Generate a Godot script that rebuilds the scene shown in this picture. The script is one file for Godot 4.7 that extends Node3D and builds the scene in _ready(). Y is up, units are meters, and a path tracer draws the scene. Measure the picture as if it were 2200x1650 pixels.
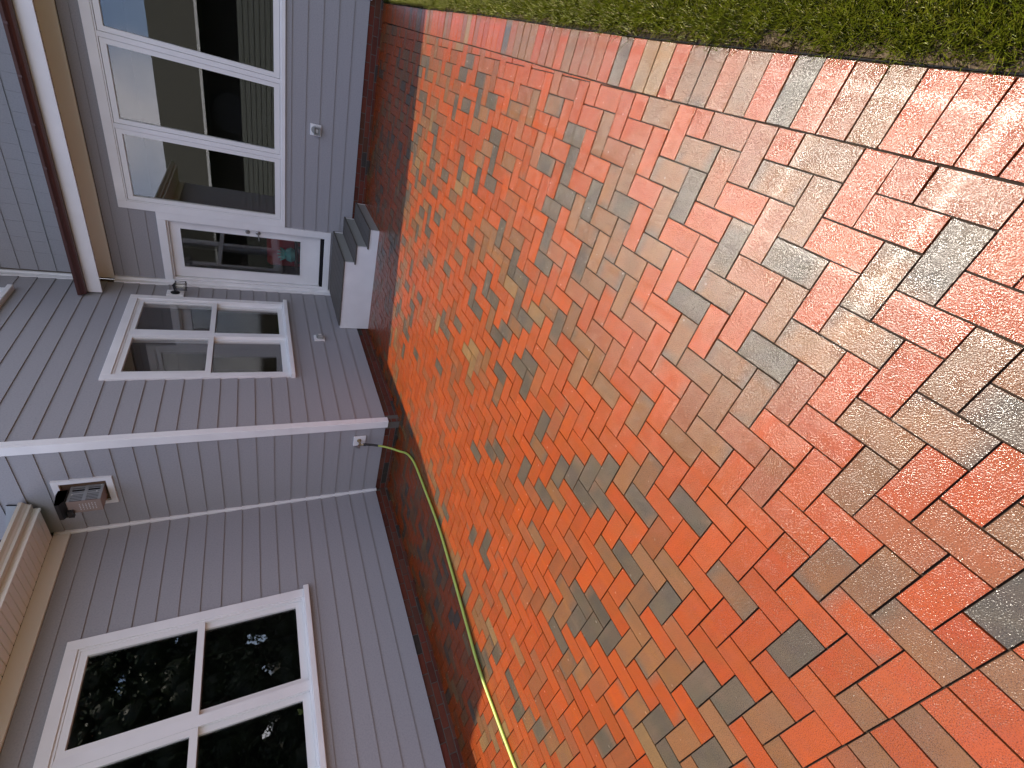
extends Node3D
# A rolled (portrait held sideways) view of a brick patio behind a grey lap-sided house.
# World: y up, metres; camera stands at x = 0, z = 0; the house's back wall is at z = -7.9.

const SUN_TO := Vector3(0.0651, 0.9272, -0.3689)   # towards the sun: behind the house, a little right
const TURN := -0.01745                              # the paving is turned one degree to the house
const UNIT := 0.1029                                # one paver width with its joint

var M := {}
var rng := RandomNumberGenerator.new()
var taken := {}

class MB:
	var v := PackedVector3Array()
	var n := PackedVector3Array()
	var c := PackedColorArray()
	var col := Color.WHITE
	func tri(a: Vector3, b: Vector3, d: Vector3, nn = null) -> void:   # counter-clockwise as seen from outside
		var k: Vector3 = (b - a).cross(d - a).normalized() if nn == null else nn
		v.append(a); v.append(d); v.append(b)
		for i in 3:
			n.append(k); c.append(col)
	func quad(a: Vector3, b: Vector3, d: Vector3, e: Vector3) -> void:
		var k := (d - a).cross(e - b).normalized()
		tri(a, b, d, k); tri(a, d, e, k)
	func box(lo: Vector3, hi: Vector3) -> void:
		var p := []
		for i in 8:
			p.append(Vector3(hi.x if i & 1 else lo.x, hi.y if i & 2 else lo.y, hi.z if i & 4 else lo.z))
		quad(p[4], p[5], p[7], p[6]); quad(p[1], p[0], p[2], p[3])
		quad(p[5], p[1], p[3], p[7]); quad(p[0], p[4], p[6], p[2])
		quad(p[6], p[7], p[3], p[2]); quad(p[0], p[1], p[5], p[4])
	func bevel(lo: Vector3, hi: Vector3, r: float) -> void:   # a box with chamfered edges
		var a := lo + Vector3.ONE * r
		var b := hi - Vector3.ONE * r
		for ax in 3:
			var i := (ax + 1) % 3
			var j := (ax + 2) % 3
			for s in 2:
				var o := [Vector3(), Vector3(), Vector3(), Vector3()]
				for q in 4:
					var w := Vector3()
					w[ax] = hi[ax] if s else lo[ax]
					w[i] = b[i] if q in [1, 2] else a[i]
					w[j] = b[j] if q in [2, 3] else a[j]
					o[q] = w
				if s: quad(o[0], o[1], o[2], o[3])
				else: quad(o[3], o[2], o[1], o[0])
			for s in 2:
				for t in 2:
					var e0 := Vector3(); var e1 := Vector3(); var f0 := Vector3(); var f1 := Vector3()
					e0[ax] = a[ax]; e1[ax] = b[ax]
					e0[i] = hi[i] if s else lo[i]; e1[i] = e0[i]
					e0[j] = b[j] if t else a[j]; e1[j] = e0[j]
					f0[ax] = a[ax]; f1[ax] = b[ax]
					f0[i] = b[i] if s else a[i]; f1[i] = f0[i]
					f0[j] = hi[j] if t else lo[j]; f1[j] = f0[j]
					if s == t: quad(e0, f0, f1, e1)
					else: quad(e1, f1, f0, e0)
		for s in 8:
			var q0 := Vector3(hi.x if s & 1 else lo.x, b.y if s & 2 else a.y, b.z if s & 4 else a.z)
			var q1 := Vector3(b.x if s & 1 else a.x, hi.y if s & 2 else lo.y, b.z if s & 4 else a.z)
			var q2 := Vector3(b.x if s & 1 else a.x, b.y if s & 2 else a.y, hi.z if s & 4 else lo.z)
			var k := Vector3(1 if s & 1 else -1, 1 if s & 2 else -1, 1 if s & 4 else -1).normalized()
			tri(q0, q1, q2, k)
	func prism(pts: PackedVector2Array, x0: float, x1: float) -> void:   # a profile (z, y) run along x; points counter-clockwise seen from +x
		var m := pts.size()
		for i in m:
			var p := pts[i]
			var q := pts[(i + 1) % m]
			quad(Vector3(x0, p.y, p.x), Vector3(x1, p.y, p.x), Vector3(x1, q.y, q.x), Vector3(x0, q.y, q.x))
		var ids := Geometry2D.triangulate_polygon(pts)
		for i in range(0, ids.size(), 3):
			var a := pts[ids[i]]; var b := pts[ids[i + 1]]; var d := pts[ids[i + 2]]
			tri(Vector3(x1, a.y, a.x), Vector3(x1, b.y, b.x), Vector3(x1, d.y, d.x), Vector3.RIGHT)
			tri(Vector3(x0, a.y, a.x), Vector3(x0, d.y, d.x), Vector3(x0, b.y, b.x), Vector3.LEFT)
	func ring_tube(path: PackedVector3Array, radii: PackedFloat32Array, sides := 10) -> void:
		var rings := []
		var side := Vector3()
		for i in path.size():
			var t := (path[mini(i + 1, path.size() - 1)] - path[maxi(i - 1, 0)]).normalized()
			if i == 0:
				side = t.cross(Vector3.UP if absf(t.y) < 0.9 else Vector3.RIGHT).normalized()
			side = (side - t * side.dot(t)).normalized()
			var up := t.cross(side)
			var ring := []
			for k in sides:
				var an := TAU * k / sides
				var o := side * cos(an) + up * sin(an)
				ring.append([path[i] + o * radii[i], o])
			rings.append(ring)
		for i in path.size() - 1:
			for k in sides:
				var k2 := (k + 1) % sides
				var a = rings[i][k]; var b = rings[i][k2]; var d = rings[i + 1][k2]; var e = rings[i + 1][k]
				for w in [a, d, b, a, e, d]:
					v.append(w[0]); n.append(w[1]); c.append(col)
		for end in [0, path.size() - 1]:
			for k in sides:
				var k2 := (k + 1) % sides
				if end == 0: tri(path[0], rings[0][k2][0], rings[0][k][0])
				else: tri(path[end], rings[end][k][0], rings[end][k2][0])
	func lathe(at: Vector3, axis: Vector3, prof: Array, sides := 24) -> void:   # prof: [distance along the axis, radius]
		var path := PackedVector3Array()
		var rad := PackedFloat32Array()
		for p in prof:
			path.append(at + axis * p[0]); rad.append(maxf(p[1], 0.0002))
		var side := axis.cross(Vector3.UP if absf(axis.y) < 0.9 else Vector3.RIGHT).normalized()
		var up := axis.cross(side)
		for i in prof.size() - 1:
			var dr: float = rad[i + 1] - rad[i]
			var dl: float = prof[i + 1][0] - prof[i][0]
			for k in sides:
				var o := []
				for q in [k, k + 1]:
					var an: float = TAU * q / sides
					o.append(side * cos(an) + up * sin(an))
				var n0: Vector3 = (o[0] * dl - axis * dr).normalized()
				var n1: Vector3 = (o[1] * dl - axis * dr).normalized()
				var q4 := [[path[i] + o[0] * rad[i], n0], [path[i] + o[1] * rad[i], n1], [path[i + 1] + o[1] * rad[i + 1], n1], [path[i + 1] + o[0] * rad[i + 1], n0]]
				for w in [q4[0], q4[2], q4[1], q4[0], q4[3], q4[2]]:
					v.append(w[0]); n.append(w[1]); c.append(col)
	func mesh() -> ArrayMesh:
		var a := []
		a.resize(Mesh.ARRAY_MAX)
		a[Mesh.ARRAY_VERTEX] = v; a[Mesh.ARRAY_NORMAL] = n; a[Mesh.ARRAY_COLOR] = c
		var m := ArrayMesh.new()
		m.add_surface_from_arrays(Mesh.PRIMITIVE_TRIANGLES, a)
		return m

func numbered(called: String) -> String:
	taken[called] = taken.get(called, -1) + 1
	return called if taken[called] == 0 else "%s_%03d" % [called, taken[called]]

func thing(called: String, label: String, category: String, at := Transform3D(), group := "") -> Node3D:
	var o := Node3D.new()
	o.name = numbered(called)
	add_child(o)
	o.transform = at
	tag(o, label, category, group)
	return o

func tag(o: Node, label: String, category: String, group := "") -> void:
	o.set_meta("label", label)
	o.set_meta("category", category)
	if group: o.set_meta("group", group)

func put(mb: MB, called: String, mat: Material, parent: Node = self) -> MeshInstance3D:
	var o := MeshInstance3D.new()
	o.mesh = mb.mesh()
	o.material_override = mat
	o.name = numbered(called) if parent == self else called
	parent.add_child(o, true)
	return o

func put_mesh(m: Mesh, called: String, mat: Material, parent: Node) -> MeshInstance3D:
	var o := MeshInstance3D.new()
	o.mesh = m
	o.material_override = mat
	o.name = called
	parent.add_child(o, true)
	return o

func group_node(called: String, parent: Node, at := Transform3D()) -> Node3D:
	var o := Node3D.new()
	o.name = called
	parent.add_child(o, true)
	o.transform = at
	return o

func boxed(lo: Vector3, hi: Vector3, called: String, mat: Material, parent: Node, r := 0.0) -> MeshInstance3D:
	var mb := MB.new()
	if r > 0.0: mb.bevel(lo, hi, r)
	else: mb.box(lo, hi)
	return put(mb, called, mat, parent)

# ---------------------------------------------------------------- materials
func noise_tex(freq: float, ramp: Array, oct := 3, size := 512, kind := FastNoiseLite.TYPE_SIMPLEX_SMOOTH, sd := 1, nrm := 0.0) -> NoiseTexture2D:
	var f := FastNoiseLite.new()
	f.noise_type = kind
	f.frequency = freq
	f.fractal_octaves = oct
	f.seed = sd
	var t := NoiseTexture2D.new()
	t.noise = f
	t.width = size; t.height = size
	t.seamless = true
	t.seamless_blend_skirt = 0.15
	if nrm > 0.0:
		t.as_normal_map = true
		t.bump_strength = nrm
	if ramp.size() > 0:
		var g := Gradient.new()
		var offs := PackedFloat32Array(); var cols := PackedColorArray()
		for e in ramp:
			offs.append(e[0]); cols.append(e[1])
		g.offsets = offs; g.colors = cols
		t.color_ramp = g
	return t

func grey(a: float) -> Color: return Color(a, a, a)
func lin(r: float, g: float, b: float) -> Color: return Color(r, g, b).linear_to_srgb()

func mat(col: Color, rough := 0.7, spec := 0.5) -> StandardMaterial3D:
	var m := StandardMaterial3D.new()
	m.albedo_color = col
	m.roughness = rough
	m.metallic_specular = spec
	return m

func tri_planar(m: StandardMaterial3D, scale: float) -> void:
	m.uv1_triplanar = true
	m.uv1_world_triplanar = true
	m.uv1_scale = Vector3.ONE * scale
	m.uv1_triplanar_sharpness = 4.0

func make_materials() -> void:
	var speck := noise_tex(0.11, [[0.0, grey(0.40)], [0.30, grey(0.72)], [0.42, grey(0.95)], [0.7, grey(1.0)], [1.0, grey(0.90)]], 3, 1024, FastNoiseLite.TYPE_SIMPLEX_SMOOTH, 3)
	var grain := noise_tex(0.072, [], 4, 1024, FastNoiseLite.TYPE_SIMPLEX_SMOOTH, 5, 9.0)
	var br := mat(Color.WHITE, 1.0, 0.50)
	br.vertex_color_use_as_albedo = true
	br.albedo_texture = speck
	br.normal_enabled = true
	br.normal_texture = grain
	br.normal_scale = 0.30
	br.roughness_texture = noise_tex(0.012, [[0.0, grey(0.10)], [0.5, grey(0.17)], [1.0, grey(0.30)]], 3, 512, FastNoiseLite.TYPE_SIMPLEX_SMOOTH, 8)
	br.roughness_texture_channel = BaseMaterial3D.TEXTURE_CHANNEL_GRAYSCALE
	tri_planar(br, 2.2)
	M.brick = br
	var fb: StandardMaterial3D = br.duplicate()
	fb.roughness = 1.0
	fb.metallic_specular = 0.3
	fb.roughness_texture = null
	M.wall_brick = fb
	M.mortar = mat(lin(0.13, 0.115, 0.10), 0.95, 0.2)
	M.sand = mat(lin(0.03, 0.022, 0.017), 0.98, 0.1)
	var sd := mat(lin(0.35, 0.345, 0.36), 0.75, 0.35)
	sd.albedo_texture = noise_tex(0.07, [[0.0, grey(0.93)], [0.5, grey(0.98)], [1.0, grey(1.0)]], 3, 512, FastNoiseLite.TYPE_SIMPLEX_SMOOTH, 12)
	sd.normal_enabled = true
	sd.normal_texture = noise_tex(0.09, [], 2, 512, FastNoiseLite.TYPE_SIMPLEX_SMOOTH, 13, 1.5)
	sd.normal_scale = 0.12
	tri_planar(sd, 1.3)
	M.siding = sd
	var wt := mat(lin(0.86, 0.86, 0.86), 0.5, 0.45)
	wt.albedo_texture = noise_tex(0.01, [[0.0, grey(0.95)], [1.0, grey(1.0)]], 3, 256, FastNoiseLite.TYPE_SIMPLEX_SMOOTH, 21)
	tri_planar(wt, 0.7)
	M.white = wt
	M.sash = mat(lin(0.80, 0.80, 0.79), 0.42, 0.5)
	M.dark_gap = mat(lin(0.02, 0.02, 0.022), 0.9, 0.1)
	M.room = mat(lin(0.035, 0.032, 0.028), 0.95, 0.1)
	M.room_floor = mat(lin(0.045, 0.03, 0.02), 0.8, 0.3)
	var gl := mat(Color(0.10, 0.12, 0.11, 0.02), 0.0, 0.5)
	gl.transparency = BaseMaterial3D.TRANSPARENCY_ALPHA
	M.glass = gl
	M.gutter_dark = mat(lin(0.075, 0.028, 0.024), 0.38, 0.5)
	M.gutter_pale = mat(lin(0.66, 0.62, 0.53), 0.45, 0.5)
	M.soffit = mat(lin(0.86, 0.84, 0.79), 0.6, 0.4)
	M.roofing = mat(lin(0.05, 0.052, 0.058), 0.9, 0.3)
	M.tread = mat(lin(0.105, 0.098, 0.088), 0.7, 0.3)
	M.riser = mat(lin(0.30, 0.31, 0.29), 0.6, 0.4)
	M.black = mat(lin(0.012, 0.012, 0.013), 0.45, 0.5)
	M.bulb_glass = mat(Color(0.9, 0.9, 0.85, 0.25), 0.05, 0.5)
	M.bulb_glass.transparency = BaseMaterial3D.TRANSPARENCY_ALPHA
	M.candle = mat(lin(0.75, 0.72, 0.62), 0.5, 0.4)
	M.steel = mat(lin(0.33, 0.34, 0.34), 0.42, 0.5)
	M.steel.metallic = 0.35
	M.steel_brown = mat(lin(0.27, 0.20, 0.17), 0.5, 0.5)
	M.rust = mat(lin(0.12, 0.075, 0.05), 0.9, 0.2)
	M.brass = mat(lin(0.42, 0.33, 0.19), 0.38, 0.5)
	M.brass.metallic = 0.7
	M.nickel = mat(lin(0.35, 0.34, 0.33), 0.3, 0.5)
	M.nickel.metallic = 0.9
	M.cover = mat(lin(0.28, 0.29, 0.28), 0.35, 0.5)
	M.socket = mat(lin(0.55, 0.55, 0.53), 0.5, 0.4)
	M.hose = mat(lin(0.40, 0.50, 0.09), 0.42, 0.5)
	M.edging = mat(lin(0.012, 0.012, 0.013), 0.9, 0.2)
	var soil := mat(lin(0.16, 0.115, 0.075), 0.98, 0.1)
	soil.albedo_texture = noise_tex(0.06, [[0.0, grey(0.35)], [0.5, grey(0.75)], [1.0, grey(1.0)]], 4, 512, FastNoiseLite.TYPE_SIMPLEX_SMOOTH, 31)
	tri_planar(soil, 2.5)
	M.soil = soil
	var lawn := mat(lin(0.075, 0.105, 0.028), 0.98, 0.1)
	lawn.albedo_texture = noise_tex(0.05, [[0.0, Color(0.7, 0.6, 0.5)], [0.5, grey(0.8)], [1.0, Color(0.8, 1.0, 0.7)]], 4, 512, FastNoiseLite.TYPE_SIMPLEX_SMOOTH, 33)
	tri_planar(lawn, 1.0)
	M.lawn = lawn
	var gr := mat(Color.WHITE, 0.55, 0.4)
	gr.vertex_color_use_as_albedo = true
	gr.backlight_enabled = true
	gr.backlight = Color(0.70, 0.74, 0.34)
	M.grass = gr
	var lf: StandardMaterial3D = gr.duplicate()
	lf.backlight = Color(0.08, 0.1, 0.03)
	M.leaf = lf
	M.bark = mat(lin(0.10, 0.075, 0.055), 0.95, 0.1)
	M.red_cloth = mat(lin(0.28, 0.02, 0.03), 0.9, 0.2)
	M.teal = mat(lin(0.10, 0.33, 0.29), 0.7, 0.3)
	var sh := mat(lin(0.12, 0.12, 0.10), 0.95, 0.2)
	sh.albedo_texture = noise_tex(0.05, [[0.0, grey(0.55)], [1.0, grey(1.0)]], 4, 512, FastNoiseLite.TYPE_SIMPLEX_SMOOTH, 41)
	tri_planar(sh, 0.5)
	M.shingle_roof = sh
	M.neighbour_wall = mat(lin(0.17, 0.18, 0.165), 0.85, 0.3)
	M.neighbour_dark = mat(lin(0.05, 0.043, 0.03), 0.9, 0.2)
	M.wood = mat(lin(0.22, 0.13, 0.06), 0.8, 0.3)

# ---------------------------------------------------------------- walls
const COURSE0 := 0.18
const PITCH := 0.1845

func frame_x(at: Vector3) -> Transform3D:   # local x along world x, local z out of the wall towards +z
	return Transform3D(Basis.IDENTITY, at)

func frame_z(at: Vector3) -> Transform3D:   # local x along world -z, local z out of the wall towards +x
	return Transform3D(Basis(Vector3(0, 0, -1), Vector3(0, 1, 0), Vector3(1, 0, 0)), at)

func wall(house: Node3D, xf: Transform3D, u0: float, u1: float, top: Callable, open: Array, cased: Array, shingled_from := 99.0) -> MeshInstance3D:
	var mb := MB.new()
	var us := [u0, u1]; var ys := [0.0, 0.18]
	for r in open:
		us.append(r.position.x); us.append(r.end.x); ys.append(r.position.y); ys.append(r.end.y)
	var ymax: float = maxf(top.call(u0), top.call(u1))
	ys.append(ymax)
	us.sort(); ys.sort()
	for i in us.size() - 1:
		for j in ys.size() - 1:
			if us[i + 1] - us[i] < 0.001 or ys[j + 1] - ys[j] < 0.001: continue
			var mid := Vector2((us[i] + us[i + 1]) / 2, (ys[j] + ys[j + 1]) / 2)
			var hole := false
			for r in open:
				if r.has_point(mid): hole = true
			if hole: continue
			var ya: float = ys[j]
			var tl: float = minf(ys[j + 1], top.call(us[i])); var tr: float = minf(ys[j + 1], top.call(us[i + 1]))
			if maxf(tl, tr) <= ya: continue
			var d0 := -0.12; var d1 := 0.0
			if mid.y < 0.18: d1 = -0.012
			var p := PackedVector3Array()
			for d in [d0, d1]:
				p.append(Vector3(us[i], ya, d)); p.append(Vector3(us[i + 1], ya, d)); p.append(Vector3(us[i + 1], maxf(tr, ya), d)); p.append(Vector3(us[i], maxf(tl, ya), d))
			mb.quad(p[4], p[5], p[6], p[7]); mb.quad(p[1], p[0], p[3], p[2])
			mb.quad(p[7], p[6], p[2], p[3]); mb.quad(p[0], p[1], p[5], p[4])
			mb.quad(p[5], p[1], p[2], p[6]); mb.quad(p[0], p[4], p[7], p[3])
	var w := put(mb, "wall", M.mortar, house)
	w.transform = xf
	var y := COURSE0
	while y < ymax:
		var y2 := y + PITCH
		var breaks := [u0, u1]
		for r in cased:
			if r.position.y < y2 and r.end.y > y:
				breaks.append(clampf(r.position.x, u0, u1)); breaks.append(clampf(r.end.x, u0, u1))
		breaks.sort()
		var piece := MB.new()
		for i in breaks.size() - 1:
			var a: float = breaks[i]; var b: float = breaks[i + 1]
			if b - a < 0.002: continue
			var mid := (a + b) / 2
			var spans := [[y, minf(y2, top.call(mid))]]
			for r in cased:
				if r.position.x < mid and r.end.x > mid:
					var nx := []
					for s in spans:
						if r.end.y <= s[0] or r.position.y >= s[1]: nx.append(s)
						else:
							if r.position.y - s[0] > 0.004: nx.append([s[0], r.position.y])
							if s[1] - r.end.y > 0.004: nx.append([r.end.y, s[1]])
					spans = nx
			if spans.is_empty() or spans[0][1] - spans[0][0] < 0.004:
				if piece.v.size(): put(piece, "siding_board", M.siding, w)
				piece = MB.new()
				continue
			for s in spans:
				if y >= shingled_from:
					var x := a
					while x < b - 0.01:
						var x2 := minf(b, x + rng.randf_range(0.13, 0.27))
						if b - x2 < 0.08: x2 = b
						var one := MB.new()
						lap(one, x + 0.0009, x2 - 0.0009, s[0] - rng.randf_range(0.0, 0.002), s[1], y, rng.randf_range(0.0, 0.0012))
						put(one, "shingle", M.siding, w)
						x = x2
				else:
					lap(piece, a, b, s[0], s[1], y, 0.0)
		if piece.v.size(): put(piece, "siding_board", M.siding, w)
		y = y2
	return w

func lap(mb: MB, a: float, b: float, ya: float, yb: float, y: float, proud: float) -> void:
	var da := lerpf(0.0165, 0.005, (ya - y) / PITCH) + proud
	var db := lerpf(0.0165, 0.005, (yb - y) / PITCH) + proud
	mb.quad(Vector3(a, ya, da), Vector3(b, ya, da), Vector3(b, yb, db), Vector3(a, yb, db))
	mb.quad(Vector3(a, ya, 0.0005), Vector3(b, ya, 0.0005), Vector3(b, ya, da), Vector3(a, ya, da))
	mb.quad(Vector3(a, ya, 0.0005), Vector3(a, ya, da), Vector3(a, yb, db), Vector3(a, yb, 0.0005))
	mb.quad(Vector3(b, ya, da), Vector3(b, ya, 0.0005), Vector3(b, yb, 0.0005), Vector3(b, yb, db))

func foundation(house: Node3D, xf: Transform3D, u0: float, u1: float) -> void:
	var f := group_node("foundation", house, xf)
	var cols := [Vector3(0.17, 0.05, 0.033), Vector3(0.13, 0.042, 0.03), Vector3(0.15, 0.06, 0.04), Vector3(0.06, 0.05, 0.042)]
	var variants := []
	for k in 8:
		var mb := MB.new()
		var q: Vector3 = cols[[0, 0, 1, 1, 2, 0, 3, 2][k]] * rng.randf_range(0.85, 1.15)
		mb.col = Color(q.x, q.y, q.z)
		mb.bevel(Vector3(0.0, 0.0, -0.05), Vector3(0.203, 0.0635, 0.0), 0.002)
		variants.append(mb.mesh())
	for row in 3:
		var y := -0.035 + row * 0.0735
		var x := u0 + (0.0 if row % 2 == 0 else -0.105)
		while x < u1 - 0.02:
			var a := maxf(x, u0)
			var b := minf(x + 0.203, u1)
			if b - a > 0.03:
				var o := put_mesh(variants[rng.randi() % 8], "brick", M.wall_brick, f)
				o.transform = Transform3D(Basis.from_scale(Vector3((b - a) / 0.203, 1, 1)), Vector3(a, y, -0.005 + rng.randf_range(-0.0015, 0.0015)))
			x += 0.213

# ---------------------------------------------------------------- windows
func ring(mb: MB, x0: float, y0: float, x1: float, y1: float, wl: float, wb: float, wr: float, wt: float, d0: float, d1: float) -> void:
	mb.box(Vector3(x0, y0, d0), Vector3(x0 + wl, y1, d1))
	mb.box(Vector3(x1 - wr, y0, d0), Vector3(x1, y1, d1))
	mb.box(Vector3(x0 + wl, y0, d0), Vector3(x1 - wr, y0 + wb, d1))
	mb.box(Vector3(x0 + wl, y1 - wt, d0), Vector3(x1 - wr, y1, d1))

func pane(win: Node3D, x0: float, y0: float, x1: float, y1: float, d: float) -> void:
	# sealed double glazing: two sheets
	var g := MB.new()
	g.box(Vector3(x0, y0, d - 0.002), Vector3(x1, y1, d + 0.002))
	g.box(Vector3(x0, y0, d - 0.017), Vector3(x1, y1, d - 0.013))
	put(g, "pane", M.glass, win)

func double_hung_pair(house: Node3D, xf: Transform3D, u0: float, u1: float, y0: float, y1: float) -> void:
	var win := group_node("window", house, xf)
	# casing boards with a thin back band
	var cw := 0.093
	for s in [[u0, y0, u0 + cw, y1], [u1 - cw, y0, u1, y1], [u0 + cw, y1 - cw, u1 - cw, y1]]:
		boxed(Vector3(s[0], s[1], 0.0), Vector3(s[2], s[3], 0.038), "casing", M.white, win, 0.003)
	boxed(Vector3(u0 - 0.02, y0 - 0.055, 0.0), Vector3(u1 + 0.02, y0 - 0.001, 0.078), "sill", M.white, win, 0.005)
	# box frame
	var fr := MB.new()
	ring(fr, u0 + cw + 0.001, y0, u1 - cw - 0.001, y1 - cw - 0.001, 0.018, 0.02, 0.018, 0.018, -0.10, 0.024)
	var mid := (u0 + u1) / 2
	fr.box(Vector3(mid - 0.045, y0 + 0.02, -0.10), Vector3(mid + 0.045, y1 - cw - 0.02, 0.022))
	put(fr, "frame", M.white, win)
	var bot := y0 + 0.021
	var topy := y1 - cw - 0.02
	var half := (bot + topy) / 2 + 0.01
	for side in 2:
		var a := u0 + cw + 0.02 if side == 0 else mid + 0.046
		var b := mid - 0.046 if side == 0 else u1 - cw - 0.02
		var up := MB.new()
		ring(up, a, half - 0.035, b, topy, 0.052, 0.06, 0.052, 0.055, -0.022, 0.018)
		put(up, "sash", M.sash, win)
		pane(win, a + 0.051, half + 0.024, b - 0.051, topy - 0.054, 0.002)
		var lo := MB.new()
		ring(lo, a, bot, b, half + 0.02, 0.052, 0.066, 0.052, 0.045, -0.062, -0.0235)
		put(lo, "sash", M.sash, win)
		pane(win, a + 0.051, bot + 0.065, b - 0.051, half - 0.024, -0.042)

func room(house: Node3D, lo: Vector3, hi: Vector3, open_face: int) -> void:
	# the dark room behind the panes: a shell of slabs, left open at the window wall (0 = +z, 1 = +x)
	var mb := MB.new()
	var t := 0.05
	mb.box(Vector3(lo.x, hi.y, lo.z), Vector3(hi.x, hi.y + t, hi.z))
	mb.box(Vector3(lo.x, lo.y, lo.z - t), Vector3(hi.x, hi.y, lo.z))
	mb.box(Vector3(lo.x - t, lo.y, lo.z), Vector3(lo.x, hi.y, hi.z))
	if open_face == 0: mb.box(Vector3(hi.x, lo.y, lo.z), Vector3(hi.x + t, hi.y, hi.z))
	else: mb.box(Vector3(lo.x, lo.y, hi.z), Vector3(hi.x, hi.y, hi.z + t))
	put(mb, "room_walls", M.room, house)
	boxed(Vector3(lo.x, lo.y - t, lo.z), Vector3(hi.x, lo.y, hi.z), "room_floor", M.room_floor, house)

func triple_window(house: Node3D, xf: Transform3D) -> void:
	var win := group_node("window", house, xf)
	var x0 := -2.888; var x1 := 0.142; var y0 := 1.178; var y1 := 3.222
	for s in [[x0, y0, x0 + 0.10, y1], [x1 - 0.10, y0, x1, y1], [x0 + 0.10, y1 - 0.10, x1 - 0.10, y1], [x0 + 0.10, y0, x1 - 0.10, y0 + 0.05]]:
		boxed(Vector3(s[0], s[1], 0.0), Vector3(s[2], s[3], 0.042), "casing", M.white, win, 0.003)
	var fr := MB.new()
	ring(fr, x0 + 0.101, y0 + 0.051, x1 - 0.101, y1 - 0.101, 0.014, 0.014, 0.014, 0.014, -0.09, 0.032)
	var units := [[-2.770, -1.882], [-1.817, -0.928], [-0.864, 0.024]]
	for i in 2:
		fr.box(Vector3(units[i][1] + 0.004, y0 + 0.066, -0.09), Vector3(units[i + 1][0] - 0.004, y1 - 0.116, 0.030))
	put(fr, "frame", M.white, win)
	for u in units:
		var s := MB.new()
		ring(s, u[0], 1.247, u[1], 3.102, 0.054, 0.068, 0.054, 0.06, -0.03, 0.022)
		put(s, "sash", M.sash, win)
		pane(win, u[0] + 0.053, 1.314, u[1] - 0.053, 3.043, -0.004)

func back_door(house: Node3D, xf: Transform3D) -> void:
	var d := group_node("door", house, xf)
	var l := -3.924; var r := -2.993; var b := 0.585; var t := 2.72
	boxed(Vector3(r, 0.492, 0.0), Vector3(-2.8885, 2.822, 0.040), "casing", M.white, d, 0.003)
	boxed(Vector3(-4.003, 0.492, 0.0), Vector3(l, 2.822, 0.040), "casing", M.white, d, 0.003)
	boxed(Vector3(l, t, 0.0), Vector3(r, 2.822, 0.040), "casing", M.white, d, 0.003)
	boxed(Vector3(l, 0.492, -0.02), Vector3(r, b, 0.036), "sill", M.white, d, 0.003)
	var j := MB.new()
	j.box(Vector3(l, b, -0.14), Vector3(l + 0.022, t, 0.0)); j.box(Vector3(r - 0.022, b, -0.14), Vector3(r, t, 0.0)); j.box(Vector3(l + 0.022, t - 0.02, -0.14), Vector3(r - 0.022, t, 0.0))
	put(j, "jamb", M.white, d)
	boxed(Vector3(l + 0.022, b, -0.14), Vector3(r - 0.022, b + 0.045, -0.03), "threshold", M.dark_gap, d)
	var s := MB.new()
	ring(s, -3.895, 0.640, -3.024, 2.697, 0.146, 0.293, 0.092, 0.118, -0.105, -0.060)
	put(s, "leaf", M.white, d)
	var bead := MB.new()
	ring(bead, -3.752, 0.930, -3.113, 2.582, 0.014, 0.014, 0.014, 0.014, -0.064, -0.052)
	put(bead, "bead", M.white, d)
	pane(d, -3.742, 0.940, -3.123, 2.572, -0.08)
	var k := MB.new()
	k.lathe(Vector3(-3.065, 1.70, -0.060), Vector3(0, 0, 1), [[0, 0.0], [0.0, 0.032], [0.012, 0.03], [0.02, 0.018], [0.03, 0.016], [0.03, 0.0]], 20)
	put(k, "deadbolt", M.nickel, d)
	var kk := MB.new()
	kk.lathe(Vector3(-3.065, 1.557, -0.060), Vector3(0, 0, 1), [[0, 0.0], [0.0, 0.034], [0.01, 0.032], [0.02, 0.014], [0.05, 0.012], [0.05, 0.0]], 20)
	kk.ring_tube(PackedVector3Array([Vector3(-3.065, 1.557, -0.012), Vector3(-3.10, 1.553, -0.008), Vector3(-3.15, 1.547, -0.012), Vector3(-3.175, 1.545, -0.018)]), PackedFloat32Array([0.010, 0.009, 0.008, 0.006]), 10)
	put(kk, "lever_handle", M.nickel, d)

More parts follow.
